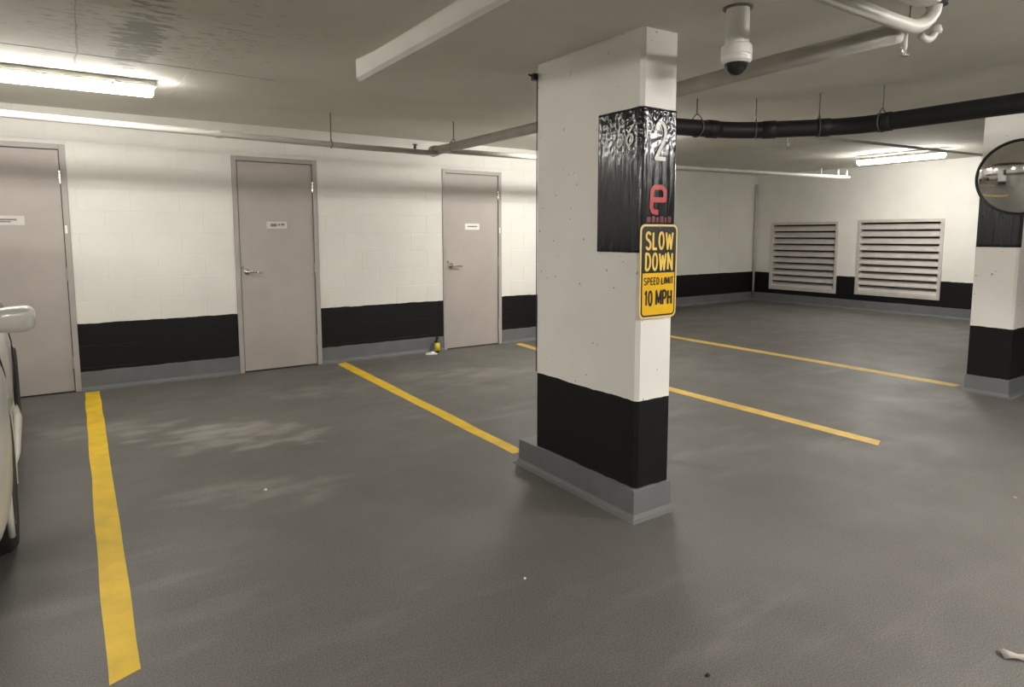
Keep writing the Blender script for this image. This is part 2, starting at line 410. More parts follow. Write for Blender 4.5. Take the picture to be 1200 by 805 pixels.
for r, (z0, z1) in enumerate(rows):
    if z1 - z0 < 0.03: continue
    off = 0.2 if r % 2 else 0.0
    x = -4.175 + off - 0.2
    while x < WX1:
        segs = [(max(x, -1.75), min(x + 0.4, 6.2))]
        # cut by the doors
        if z0 < DH:
            for a, b in doors:
                new = []
                for s0, s1 in segs:
                    if s1 <= a or s0 >= b: new.append((s0, s1))
                    else:
                        if s0 < a: new.append((s0, a))
                        if s1 > b: new.append((b, s1))
                segs = new
        for s0, s1 in segs:
            if s1 - s0 > 0.02: block(s0, s1, z0, z1)
        x += 0.4

def skirt(pts, name, h=0.17, t=0.006):
    """thin painted membrane turned up the wall with a small cove at its foot; pts run along the wall, room on the right"""
    bm = bmesh.new(); rings = []
    prof = [(0.0, h), (t, h - 0.002), (t, 0.035), (t + 0.008, 0.014), (t + 0.026, 0.003), (t + 0.034, -0.002), (0.0, -0.002)]
    for i, p in enumerate(pts):
        p = Vector(p)
        t0 = (p - Vector(pts[i - 1])).normalized() if i else None
        t1 = (Vector(pts[i + 1]) - p).normalized() if i < len(pts) - 1 else None
        n0 = Vector((t0.y, -t0.x)) if t0 else None; n1 = Vector((t1.y, -t1.x)) if t1 else None
        if n0 and n1:
            nn = (n0 + n1); nn = nn / max(nn.length_squared / 2, 0.01)
        else: nn = n0 or n1
        rings.append([bm.verts.new((p.x + nn.x * a, p.y + nn.y * a, z)) for a, z in prof])
    for a, b in zip(rings, rings[1:]):
        for k in range(len(prof)): kk = (k + 1) % len(prof); bm.faces.new((a[k], b[k], b[kk], a[kk]))
    bm.faces.new(rings[0]); bm.faces.new(rings[-1][::-1])
    return fin(bm, name, M['skirt'])
M['skirt'] = mat('skirting_grey', BASEG, 0.5, nscale=5, namt=0.1, bump=0.25, bscale=80)
for i in range(0, len(edges), 2):
    if i == 6: struct(skirt([(edges[i], WY), (WX1, WY), ], 'baseboard_left'))
    else: struct(skirt([(edges[i], WY), (edges[i + 1], WY)], 'baseboard_left'))

def door(idx, x0, x1, handle, platem, px, pz, pw, ph, sticker, txt):
    bm = bmesh.new(); y0 = WY - 0.014; fwid = 0.045
    # rebated steel frame
    for a, b, z0, z1 in ((x0, x0 + fwid, 0, DH), (x1 - fwid, x1, 0, DH), (x0 + fwid, x1 - fwid, DH - fwid, DH)):
        box(bm, a, b, y0, WY + 0.13, z0, z1, 0.003)
    fr = struct(fin(bm, 'door_%d' % idx, M['frame']))
    a, b = x0 + fwid + 0.005, x1 - fwid - 0.005
    leaf = bx('leaf', M['door'], fr, a, b, WY + 0.006, WY + 0.05, 0.012, DH - fwid - 0.005, 0.002)
    bx('dark_recess', M['dark'], fr, x0 + fwid - 0.004, x1 - fwid + 0.004, WY + 0.05, WY + 0.06, 0.001, DH - fwid + 0.003)
    for hz in (1.90, 1.06, 0.27):
        bm = bmesh.new(); tube(bm, [(x1 - fwid - 0.002, WY - 0.004, hz - 0.055), (x1 - fwid - 0.002, WY - 0.004, hz + 0.055)], 0.0075, 10)
        box(bm, x1 - fwid - 0.012, x1 - fwid + 0.008, WY - 0.001, WY + 0.008, hz - 0.05, hz + 0.05)
        fin(bm, 'hinge', M['frame'] if hz < 1.8 else M['chrome'], fr)
    if handle:
        hx = a + 0.06
        bm = bmesh.new(); lathe(bm, (hx, WY + 0.006, 1.03), [(0.034, 0), (0.034, -0.006), (0.03, -0.012), (0.013, -0.014), (0.012, -0.05), (0.0, -0.05)], 20, 'y')
        h_ = fin(bm, 'handle', M['chrome'], fr, True); h_['label'] = 'chrome lever handle'
        bm = bmesh.new(); tube(bm, arc((hx, WY - 0.046, 1.03), (hx + 0.05, WY - 0.058, 1.036), (hx + 0.135, WY - 0.044, 1.018), 8), 0.01, 10, rs=[.013, .012, .011, .011, .010, .010, .010, .010, .009])
        fin(bm, 'lever', M['chrome'], fr, True)
        bm = bmesh.new(); lathe(bm, (a + 0.02, WY + 0.006, 1.075), [(0.013, 0), (0.013, -0.008), (0.01, -0.012)], 16, 'y'); fin(bm, 'lock_cylinder', M['chrome'], fr)
    pl = bx('name_plate', platem, fr, px, px + pw, WY + 0.0005, WY + 0.0065, pz, pz + ph, 0.001)
    for (u0, u1, v0, v1) in txt:      # the print is too soft in the photo to be read: grey strokes only
        bx('print', M['ink'], fr, px + pw * u0, px + pw * u1, WY - 0.0002, WY + 0.001, pz + ph * v0, pz + ph * v1)
    if sticker:
        bx('sticker', M['platew'], fr, x1 - fwid + 0.006, x1 - fwid + 0.024, y0 - 0.0012, y0 + 0.001, sticker - 0.035, sticker + 0.035, 0.0005)
    return fr
door(1, *doors[0], False, M['plate'], -0.595, 1.483, 0.245, 0.08, 1.45, ((0.1, 0.78, 0.5, 0.68), (0.1, 0.62, 0.3, 0.44)))
door(2, *doors[1], True, M['plate'], 1.618, 1.465, 0.205, 0.072, 0, ((0.2, 0.5, 0.28, 0.7), (0.56, 0.66, 0.4, 0.7), (0.7, 0.88, 0.45, 0.75)))
door(3, *doors[2], True, M['platew'], 3.953, 1.462, 0.205, 0.076, 1.455, ((0.18, 0.84, 0.42, 0.62),))

# ------------------------------------------------------------------ other walls
bm = bmesh.new(); box(bm, WX1 - 0.2, WX1 + 0.0, WY + 0.05, BY + 0.2, 0, 2.62); struct(fin(bm, 'wall_return', M['wall']))
bm = bmesh.new()
for a, b in ((WX1, 9.35), (9.352, 10.9), (10.902, FX + 0.2)): box(bm, a, b, BY, BY + 0.2, 0, 2.75, 0.0015)
struct(fin(bm, 'wall_back', M['wall']))
L1 = (6.66, 8.10, 0.265, 1.65); L2 = (4.86, 6.30, 0.285, 1.67)
bm = bmesh.new()
box(bm, FX, FX + 0.2, -9.2, L2[0], 0, 2.75); box(bm, FX, FX + 0.2, L2[1], L1[0], 0, 2.75); box(bm, FX, FX + 0.2, L1[1], BY + 0.2, 0, 2.75)
for L in (L1, L2): box(bm, FX, FX + 0.2, L[0], L[1], 0, L[2]); box(bm, FX, FX + 0.2, L[0], L[1], L[3], 2.75)
wall_far = struct(fin(bm, 'wall_right', M['wall']))
struct(bx('wall_behind', M['wall'], None, -8.2, FX + 0.2, -9.2, -9.0, 0, 2.75))
struct(bx('wall_far_left', M['wall'], None, -8.2, -8.0, -9.0, 8.7, 0, 2.6))
struct(bx('wall_end', M['wall'], None, -8.0, -4.2, WY, WY + 0.2, 0, 2.55))
struct(skirt([(WX1, BY), (FX, BY)], 'baseboard_back'))
struct(skirt([(FX, BY), (FX, -9)], 'baseboard_right'))

def louvre(L, label):
    y0, y1, z0, z1 = L; t = thing('wall_louvre', (FX, (y0 + y1) / 2, z0), label, 'vent')
    f = 0.055
    bm = bmesh.new()
    for a, b, c_, d in ((y0, y0 + f, z0, z1), (y1 - f, y1, z0, z1), (y0 + f, y1 - f, z0, z0 + f), (y0 + f, y1 - f, z1 - f, z1)):
        box(bm, FX - 0.018, FX + 0.10, a, b, c_, d, 0.003)
    fin(bm, 'frame', M['alu'], t)
    bx('dark_backing', M['dark'], t, FX + 0.13, FX + 0.14, y0 + 0.01, y1 - 0.01, z0 + 0.01, z1 - 0.01)
    n_ = 10; h = (z1 - z0 - 2 * f); p = h / n_
    bm = bmesh.new()
    pr = [(0.002, 0.0), (0.0, 0.012), (0.012, 0.014), (0.075, 0.092), (0.078, 0.088), (0.018, 0.008)]
    pr = [(0.004, -0.002), (0.000, 0.014), (0.070, 0.098), (0.078, 0.098), (0.078, 0.092), (0.012, 0.012)]
    ra = [bm.verts.new((x, y0 + f, z)) for x, z in pr]; rb = [bm.verts.new((x, y1 - f, z)) for x, z in pr]
    for k in range(len(pr)): kk = (k + 1) % len(pr); bm.faces.new((ra[k], rb[k], rb[kk], ra[kk]))
    bm.faces.new(ra[::-1]); bm.faces.new(rb); bmesh.ops.recalc_face_normals(bm, faces=bm.faces)
    me = D.meshes.new('slat'); bm.to_mesh(me); bm.free(); me.materials.append(M['alu'])
    for k in range(n_):
        o = D.objects.new('slat', me); COL.objects.link(o); o.parent = t
        o.matrix_parent_inverse = Matrix.Translation(-Vector(t.location)); o.location = (FX + 0.002, 0, z0 + f + p * k + 0.004)
louvre(L1, 'duller grey metal wall louvre nearer the room corner')
louvre(L2, 'bright metal wall louvre lit by the lamp above, farther from the corner')

# ------------------------------------------------------------------ columns
def column(name, x0, x1, y0, y1, curb, label, extra=None):
    t = thing(name, ((x0 + x1) / 2, (y0 + y1) / 2, 0), label, 'column')
    bm = bmesh.new(); ch = 0.018
    ring = [(x0, y0 + ch), (x0 + ch, y0), (x1 - ch * .4, y0), (x1, y0 + ch * .4), (x1, y1), (x0, y1)]
    zs = [0.0, 0.155, 0.594, 1.0, 1.5, 2.0]
    rows_ = [[bm.verts.new((x, y, z)) for x, y in ring] for z in zs] + [[bm.verts.new((x, y, ceil_z(x, y) + 0.02)) for x, y in ring]]
    for a, b in zip(rows_, rows_[1:]):
        for k in range(6): bm.faces.new((a[k], a[(k + 1) % 6], b[(k + 1) % 6], b[k]))
    bm.faces.new(rows_[0][::-1]); bm.faces.new(rows_[-1])
    fin(bm, 'shaft', M['colp'], t)
    bm = bmesh.new(); cx0, cx1, cy0, cy1 = curb
    pr = [(0.0, 0.15), (0.004, 0.147), (0.006, 0.03), (0.016, 0.010), (0.034, 0.0015), (0.036, -0.002)]
    rr = [[bm.verts.new((x, y, z)) for x, y in ((cx0 - a, cy0 - a), (cx1 + a, cy0 - a), (cx1 + a, cy1 + a), (cx0 - a, cy1 + a))] for a, z in pr]
    for a, b in zip(rr, rr[1:]):
        for k in range(4): bm.faces.new((a[k], a[(k + 1) % 4], b[(k + 1) % 4], b[k]))
    bm.faces.new(rr[0]); bm.faces.new(rr[-1][::-1])
    fin(bm, 'base_curb', M['skirt'], t)
    return t
CX0, CX1, CY0, CY1 = 2.2, 2.432, 2.17, 2.98
col1 = column('column', CX0, CX1, CY0, CY1, (2.19, 2.442, 2.166, 3.14), 'white and black column with the yellow slow down sign')
KX0, KX1, KY0, KY1 = 6.55, 6.80, 2.07, 2.385
col2 = column('column', KX0, KX1 + 0.35, KY0, KY1, (6.545, 7.16, 2.065, 2.39), 'white and black column that carries the round mirror')

def wrap(path, z0, z1, nu, nv, label, amp=0.003, seed=0.0):
    """plastic sheet wrapped round a column: path = [(x,y)...] seen from above, outward normal to its right"""
    bm = bmesh.new(); P = [Vector(p) for p in path]; L = [0]
    for a, b in zip(P, P[1:]): L.append(L[-1] + (b - a).length)
    def at(s_):
        for i in range(len(P) - 1):
            if s_ <= L[i + 1] + 1e-9:
                t = (s_ - L[i]) / (L[i + 1] - L[i]); d = (P[i + 1] - P[i]).normalized(); return P[i].lerp(P[i + 1], t), Vector((d.y, -d.x))
    g_ = []
    for i in range(nu + 1):
        s_ = L[-1] * i / nu; p, nn = at(min(s_, L[-1])); colv = []
        for j in range(nv + 1):
            t = j / nv; z = z0 + (z1 - z0) * t
            fold = noise.noise(Vector((s_ * 34 + seed, z * 1.3, 3.1))) + 0.5 * noise.noise(Vector((s_ * 90 + seed, z * 2.6, 9.1)))
            crk = noise.noise(Vector((s_ * 60, z * 45, 5.5 + seed))) * max(0, (t - 0.62) / 0.38) * 1.5
            d = 0.0045 + amp * (fold * 0.55 + crk + 0.35)
            if i in (0, nu) or j in (0, nv): d = 0.002
            colv.append(bm.verts.new((p.x + nn.x * d, p.y + nn.y * d, z + 0.002 * noise.noise(Vector((s_ * 12, t, 1))))))
        g_.append(colv)
    for i in range(nu):
        for j in range(nv): bm.faces.new((g_[i][j], g_[i + 1][j], g_[i + 1][j + 1], g_[i][j + 1]))
    o = fin(bm, 'plastic_wrap', M['wrap'], None, True, recalc=False)
    md = o.modifiers.new('thick', 'SOLIDIFY'); md.thickness = 0.0012; md.offset = -1
    return o
o = wrap([(CX0, 2.468), (CX0, CY0 + 0.018), (CX0 + 0.018, CY0), (CX1 - 0.007, CY0), (CX1, CY0 + 0.007), (CX1, CY0 + 0.25)], 1.314, 1.992, 150, 90, '')
tag(o, 'crinkled black plastic sheet lettered in white and red, wrapped round the column with the sign', 'plastic sheet')
stroke_text('P', 'lettering', M['wpaint'], o, (2.243, CY0 - 0.0085, 1.885), 0.045, 0.09, 0.009)
stroke_text('2', 'lettering', M['wpaint'], o, (2.318, CY0 - 0.0092, 1.842), 0.082, 0.19, 0.019)
stroke_text('56', 'lettering', M['wpaint'], o, (CX0 - 0.0092, 2.268, 1.868), 0.115, 0.105, 0.011, '-x', slant=0.15)
letters('only', 'lettering', M['wpaint'], o, (CX0 - 0.0078, 2.275, 1.790), 0.085, 0.03, '-x')
e_ = stroke_text('e', 'lettering', M['red'], o, (2.312, CY0 - 0.0078, 1.565), 0.118, 0.135, 0.024); e_['label'] = 'red letter'
for k, (x0, x1) in enumerate(((2.235, 2.262), (2.27, 2.292), (2.30, 2.318), (2.326, 2.35), (2.358, 2.372), (2.38, 2.402))):
    bx('faded_lettering', M['red2'], o, x0, x1, CY0 - 0.0075, CY0 - 0.004, 1.458, 1.483 + 0.004 * (k % 2))
o = wrap([(KX0, KY1 - 0.002), (KX0, KY0 + 0.018), (KX0 + 0.018, KY0), (KX0 + 0.04, KY0)], 1.29, 1.94, 70, 60, '', seed=11)
tag(o, 'black plastic sheet on the farther column behind the mirror', 'plastic sheet')

# traffic sign
def rrect(bm, cx, cz, w_, h_, r, y0, y1, n_=6, zmin=None, zmax=None):
    pts = []
    for sx, sz, a0 in ((1, -1, -PI / 2), (1, 1, 0), (-1, 1, PI / 2), (-1, -1, PI)):
        for k in range(n_ + 1):
            a = a0 + PI / 2 * k / n_; pts.append((cx + sx * (w_ / 2 - r) + r * math.cos(a), cz + sz * (h_ / 2 - r) + r * math.sin(a)))
    if zmin is not None: pts = clip(pts, 1, zmin, True)
    if zmax is not None: pts = clip(pts, 1, zmax, False)
    a = [bm.verts.new((x, y0, z)) for x, z in pts]; b = [bm.verts.new((x, y1, z)) for x, z in pts]
    bm.faces.new(a); bm.faces.new(b[::-1])
    for k in range(len(a)): kk = (k + 1) % len(a); bm.faces.new((a[k], b[k], b[kk], a[kk]))
def clip(pts, ax, v, keep_above):
    out = []
    ins = lambda p: (p[ax] >= v) if keep_above else (p[ax] <= v)
    for i, p in enumerate(pts):
        q = pts[(i + 1) % len(pts)]
        if ins(p): out.append(p)
        if ins(p) != ins(q):
            t = (v - p[ax]) / (q[ax] - p[ax]); out.append((p[0] + t * (q[0] - p[0]), p[1] + t * (q[1] - p[1])))
    return out
SX, SZ, SW, SH = 2.3165, 1.223, 0.252, 0.452; SY = CY0 - 0.010
sg = thing('traffic_sign', (SX, SY, SZ - SH / 2), 'yellow and black slow down sign with speed limit 10 mph', 'sign')
bm = bmesh.new(); rrect(bm, SX, SZ, SW, SH, 0.03, SY - 0.004, SY + 0.0); fin(bm, 'panel', M['signl'], sg)
bm = bmesh.new(); rrect(bm, SX, SZ, SW - 0.018, SH - 0.02, 0.024, SY - 0.0048, SY - 0.003); fin(bm, 'black_field', M['signb'], sg)
bm = bmesh.new(); rrect(bm, SX, SZ, SW - 0.034, SH - 0.036, 0.018, SY - 0.0056, SY - 0.003, zmax=SZ - 0.006); fin(bm, 'yellow_field', M['signy'], sg)
M['signy2'] = mat('sign_lettering', (0.86, 0.60, 0.12), 0.4, nscale=30, namt=0.03)
for body, dz, ww, hh, mm, wt in (('SLOW', 0.148, 0.185, 0.088, 'signy2', 0.0125), ('DOWN', 0.048, 0.185, 0.088, 'signy2', 0.0125),
                             ('SPEED LIMIT', -0.045, 0.200, 0.036, 'signb', 0.0052), ('10 MPH', -0.127, 0.185, 0.076, 'signb', 0.0115)):
    stroke_text(body, 'lettering', M[mm], sg, (SX, SY - 0.0056, SZ + dz), ww, hh, wt)
for dz in (0.212, -0.212):
    bm = bmesh.new(); lathe(bm, (SX, SY - 0.0045, SZ + dz), [(0.006, 0.0), (0.006, -0.002), (0.003, -0.004)], 12, 'y'); fin(bm, 'bolt', M['steel'], sg)

# edge wire on the back corner of the column
bm = bmesh.new(); tube(bm, [(CX0 - 0.004, CY1 + 0.005, 0.60), (CX0 - 0.004, CY1 + 0.005, 2.26)], 0.003, 8)
cb = fin(bm, 'cable', M['black']); tag(cb, 'thin black cable down the rear edge of the signed column', 'cable')
bm = bmesh.new(); box(bm, CX0 - 0.03, CX0 + 0.03, CY1, CY1 + 0.03, 2.262, 2.30, 0.003); tube(bm, [(CX0 - 0.03, CY1 + 0.015, 2.283), (CX0 - 0.055, CY1 + 0.015, 2.29)], 0.006, 8)
cb = fin(bm, 'bracket', M['black']); tag(cb, 'small black bracket high on the rear edge of the signed column', 'bracket')

# ------------------------------------------------------------------ painted lines
def line(pl, pr, m_, label, step=0.12):
    """pl, pr = left and right edge polylines from the far end to the near end"""
    bm = bmesh.new(); L = []
    n_ = max(4, int((Vector(pl[0]) - Vector(pl[-1])).length / step))
    def samp(P, t):
        k = t * (len(P) - 1); i = min(int(k), len(P) - 2); return Vector(P[i]).lerp(Vector(P[i + 1]), k - i)
    for i in range(n_ + 1):
        t = i / n_; a, b = samp(pl, t), samp(pr, t)
        ja = 0.004 * noise.noise(Vector((t * 9, a.x * 3, 0.3))) * 2; jb = 0.004 * noise.noise(Vector((t * 9, b.x * 3, 7.3))) * 2
        L.append([(a.x + ja, a.y), (b.x + jb, b.y)])
    V = [[bm.verts.new((x, y, z)) for (x, y) in pair for z in (0.0002, 0.0016)] for pair in L]
    for a, b in zip(V, V[1:]):
        bm.faces.new((a[1], a[3], b[3], b[1])); bm.faces.new((a[0], b[0], b[2], a[2])); bm.faces.new((a[0], a[1], b[1], b[0])); bm.faces.new((a[2], b[2], b[3], a[3]))
    bm.faces.new((V[0][0], V[0][2], V[0][3], V[0][1])); bm.faces.new((V[-1][0], V[-1][1], V[-1][3], V[-1][2]))
    return tag(fin(bm, 'parking_line', M[m_]), label, 'line')
line([(-0.012, 6.77), (-0.012, 5.5), (-0.004, 4.0), (0.004, 2.25)], [(0.098, 6.78), (0.098, 5.5), (0.098, 4.0), (0.097, 2.285)], 'yellow', 'yellow floor line beside the parked white car')
line([(2.276, 6.753), (2.258, 5.1), (2.238, 3.30)], [(2.392, 6.806), (2.36, 5.1), (2.330, 3.30)], 'yellow', 'yellow floor line running up to the base of the signed column')
line([(4.60, 6.72), (4.47, 5.2), (4.337, 3.85), (4.345, 2.06)], [(4.71, 6.73), (4.58, 5.2), (4.462, 3.95), (4.455, 2.10)], 'yellow2', 'yellow floor line between the two columns with a free near end')
line([(6.66, 6.72), (6.66, 5.9), (6.655, 4.2), (6.64, 2.50)], [(6.79, 6.72), (6.79, 5.9), (6.785, 4.2), (6.77, 2.50)], 'yellow2', 'yellow floor line ending at the base of the mirror column')

# ------------------------------------------------------------------ ceiling lights
def lamp(c_, axis, lit, label, L=1.25, group=None, zt=None):
    """linear sealed luminaire: c_ = centre of its top"""
    x, y, z = c_
    t = thing('ceiling_light', (x, y, z), label, 'ceiling light', group)
    def prism(prof, l0, l1, name, m_, bev=0.0):
        bm = bmesh.new(); P = []
        for l in (l0, l1):
            P.append([bm.verts.new((x + l, y + a, z + b) if axis == 'x' else (x + a, y + l, z + b)) for a, b in prof])
        for k in range(len(prof)): kk = (k + 1) % len(prof); bm.faces.new((P[0][k], P[1][k], P[1][kk], P[0][kk]))
        bm.faces.new(P[0][::-1]); bm.faces.new(P[1])
        if bev: bmesh.ops.bevel(bm, geom=[e for f in bm.faces[-2:] for e in f.edges], offset=bev, segments=3, affect='EDGES')
        return fin(bm, name, m_, t)
    h = L / 2
    prism([(-0.045, 0), (0.045, 0), (0.064, -0.03), (0.067, -0.046), (-0.067, -0.046), (-0.064, -0.03)], -h, h, 'housing', M['fixt'])
    prism([(-0.058, -0.046), (0.058, -0.046), (0.054, -0.08), (0.038, -0.102), (0.0, -0.108), (-0.038, -0.102), (-0.054, -0.08)], -h + 0.012, h - 0.012, 'diffuser', M[{2: 'lens2', 3: 'lens3'}.get(lit, 'lens')] if lit else M['lensoff'], 0.012)
    for l in (-h * .6, h * .6):
        for s_ in (-1, 1):
            bm = bmesh.new()
            if axis == 'x': box(bm, x + l - 0.012, x + l + 0.012, y + s_ * 0.063 - 0.003, y + s_ * 0.063 + 0.003, z - 0.06, z - 0.03)
            else: box(bm, x + s_ * 0.063 - 0.003, x + s_ * 0.063 + 0.003, y + l - 0.012, y + l + 0.012, z - 0.06, z - 0.03)
            fin(bm, 'clip', M['chrome'], t)
    return t
LY = 5.13
lamp((-0.115, LY, ceil_z(0, LY)), 'x', True, 'lit ceiling light near the door wall, above the parked car')
lamp((4.75, LY, ceil_z(4.75, LY)), 'x', 3, 'lit ceiling light near the door wall, beyond the signed column')
lamp((10.35, 4.85, 2.60), 'y', 3, 'lit ceiling light in front of the wall louvres')
lamp((4.55, -0.1, ceil_z(4.55, -0.1)), 'y', 2, 'lit ceiling light on the driving aisle to the right')
lamp((-2.9, -2.2, ceil_z(0, -0.3)), 'x', 2, 'added unseen ceiling light on the driving aisle, nearer the left end')  # out of view, added for more light from behind and the left
lamp((2.7, -1.5, ceil_z(2.7, -1.5)), 'x', 2, 'added unseen ceiling light on the driving aisle, brightening the signed column')  # out of view, placed to light the right face of the signed column
lamp((-4.9, LY, ceil_z(0, LY)), 'x', 2, 'added unseen ceiling light near the door wall beyond the parked car')  # unseen lamp added in this row to lift the column's left face
lamp((-3.3, 0.6, ceil_z(0, 0)), 'x', 2, 'added unseen ceiling light at the far left, filling the column side')  # unseen fill lamp, set close enough to brighten the column's left face
lamp((1.5, -4.6, ceil_z(0, -0.3)), 'x', True, 'lit ceiling light over the rear bays, left')
lamp((7.5, -4.6, ceil_z(9, -0.3)), 'x', True, 'lit ceiling light over the rear bays, right')
lamp((1.95, 1.16, 2.335), 'x', False, 'unlit white ceiling light beside the pipe elbow', L=1.4)

# boxed casing under the slab
bm = bmesh.new(); P = []
for y in (1.6, 3.50):
    P.append([bm.verts.new((x, y, z)) for x, z in ((1.335, ceil_z(0, y) + 0.01), (1.335, 2.262), (1.352, 2.245), (1.385, 2.245), (1.40, 2.262), (1.40, ceil_z(0, y) + 0.01))])
for k in range(6): kk = (k + 1) % 6; bm.faces.new((P[0][k], P[1][k], P[1][kk], P[0][kk]))
bm.faces.new(P[0][::-1]); bm.faces.new(P[1])
tag(fin(bm, 'ceiling_casing', M['white']), 'long off-white boxed casing fixed straight under the ceiling', 'casing')

# ------------------------------------------------------------------ pipes
def rod(x, y, z0, parent, ring=0.0, m_='steel'):
    zt = ceil_z(x, y)
    bm = bmesh.new(); tube(bm, [(x, y, z0 + ring), (x, y, zt + 0.01)], 0.0055, 6)
    h_ = fin(bm, 'hanger_rod', M[m_], parent)
    return h_
def clevis(x, y, z, r, parent, axis, m_='steel'):
    bm = bmesh.new(); pts = []
    for k in range(25):
        a = 2 * PI * k / 24; u = r * math.sin(a); v = r * math.cos(a)
        if v > 0: v *= 1.5; u *= 1 - 0.45 * (v / (1.5 * r)) ** 2
        pts.append((x + u, y, z + v) if axis == 'y' else (x, y + u, z + v))
    tube(bm, pts, 0.0045, 6, False)
    return fin(bm, 'hanger_clevis', M[m_], parent)
PY = 5.70
wp = thing('sprinkler_pipe', (-4.0, PY, 2.26), 'thin off-white pipe along the door wall left of the pipe junction', 'pipe')
bm = bmesh.new(); tube(bm, [(-4.0, PY, 2.275), (-0.4, PY, 2.234), (0.67, PY, 2.218), (2.02, PY, 2.197), (2.97, PY, 2.193)], 0.026, 14); fin(bm, 'tube', M['pipe'], wp, True)
for x, z in ((-2.2, 2.255), (1.925, 2.199)): rod(x, PY, z, wp, 0.03); clevis(x, PY, z, 0.03, wp, 'x')
bm = bmesh.new(); box(bm, 2.73, 2.755, PY - 0.006, PY + 0.006, 2.20, 2.265, 0.002); box(bm, 2.72, 2.765, PY - 0.012, PY + 0.012, 2.258, 2.266, 0.002); fin(bm, 'sprinkler_stub', M['steel'], wp)
bm = bmesh.new()
for x in (1.0, ): lathe(bm, (x, PY, 2.213), [(0.032, -0.03), (0.032, 0.03)], 14, 'x')
fin(bm, 'coupling', M['pipe'], wp)
wp2 = thing('sprinkler_pipe', (3.05, PY, 2.26), 'thin white pipe that continues behind the signed column to a free end', 'pipe')
bm = bmesh.new(); tube(bm, [(3.05, PY, 2.226), (4.2, PY, 2.234), (6.38, PY, 2.255), (8.76, PY, 2.296), (10.54, PY, 2.328)], 0.026, 14); fin(bm, 'tube', M['pipe'], wp2, True)
for x in (5.6, ): 
    z = 2.248; rod(x, PY, z, wp2, 0.028, 'pipe'); clevis(x, PY, z, 0.03, wp2, 'x', 'pipe')
for x in (9.71, 10.20, 10.46):
    bm = bmesh.new(); z = 2.328 - (10.54 - x) * 0.018; tube(bm, [(x, PY, z + 0.01), (x, PY, z + 0.11)], 0.013, 8); lathe(bm, (x, PY, z + 0.11), [(0.02, 0), (0.02, 0.006)], 10); fin(bm, 'upright_stub', M['pipe'], wp2)

mp = thing('sprinkler_main', (3.05, 3.5, 2.24), 'thicker grey-white main pipe crossing towards the door wall', 'pipe')
MX = 3.01; MZ = 2.228
bm = bmesh.new(); tube(bm, [(MX - 0.01, 5.80, MZ), (MX, 4.1, MZ), (2.91, 2.59, MZ), (2.86, 1.90, MZ), (2.86, 1.37, MZ)], 0.042, 18); fin(bm, 'tube', M['pipedull'], mp, True)
bm = bmesh.new(); lathe(bm, (MX - 0.01, 5.80, MZ), [(0.049, -0.05), (0.053, -0.04), (0.053, 0.03), (0.045, 0.045)], 20, 'y'); fin(bm, 'end_cap', M['pipedull'], mp, True)
for y in (5.42,):
    rod(MX, y, MZ, mp, 0.062); clevis(MX, y, MZ, 0.046, mp, 'y')
# the cross pipe with its elbow rising to the slab
cp = thing('sprinkler_pipe', (2.9, 1.34, 2.24), 'white pipe ending in an upturned elbow beside the unlit light', 'pipe')
bm = bmesh.new()
pts = [(-1.0, 1.345, 2.255), (1.5, 1.34, 2.248), (2.72, 1.335, 2.243)] + arc((2.80, 1.33, 2.242), (2.955, 1.325, 2.235), (2.985, 1.30, 2.31), 8) + [(2.99, 1.29, 2.385)]
tube(bm, pts, 0.028, 16); fin(bm, 'tube', M['pipe'], cp, True)
bm = bmesh.new(); lathe(bm, (2.99, 1.29, 2.36), [(0.04, -0.022), (0.04, 0.02)], 18); fin(bm, 'collar', M['black'], cp)
bm = bmesh.new(); tube(bm, [(2.86, 1.33, 2.235), (2.86, 1.33, 2.385)], 0.004, 6); fin(bm, 'hanger_rod', M['steel'], cp)
# small tee and valve
bm = bmesh.new(); tube(bm, arc((3.0, 1.35, 2.235), (3.06, 1.34, 2.20), (3.085, 1.33, 2.262), 8), 0.015, 10); lathe(bm, (3.085, 1.33, 2.265), [(0.024, -0.012), (0.026, 0.0), (0.02, 0.02)], 14)
fin(bm, 'drain_valve', M['pipe'], mp, True)

def sprinkler(x, y, z, parent, up=0.12):
    bm = bmesh.new(); lathe(bm, (x, y, z), [(0.012, up), (0.012, 0.0), (0.009, -0.012)], 12); t = fin(bm, 'sprinkler', M['pipe'], parent)
    bm = bmesh.new()
    for s_ in (-1, 1): tube(bm, arc((x + s_ * 0.008, y, z), (x + s_ * 0.024, y, z - 0.02), (x + s_ * 0.003, y, z - 0.036), 5), 0.003, 6)
    tube(bm, [(x, y, z - 0.005), (x, y, z - 0.036)], 0.002, 6); fin(bm, 'arms', M['chrome'], t)
    bm = bmesh.new(); lathe(bm, (x, y, z - 0.038), [(0.020, -0.001), (0.020, 0.001)], 16); fin(bm, 'deflector', M['chrome'], t)
sprinkler(2.93, 1.38, 2.185, mp, 0.05)
sprinkler(7.06, 4.57, 2.45, ceiling, 0.09)

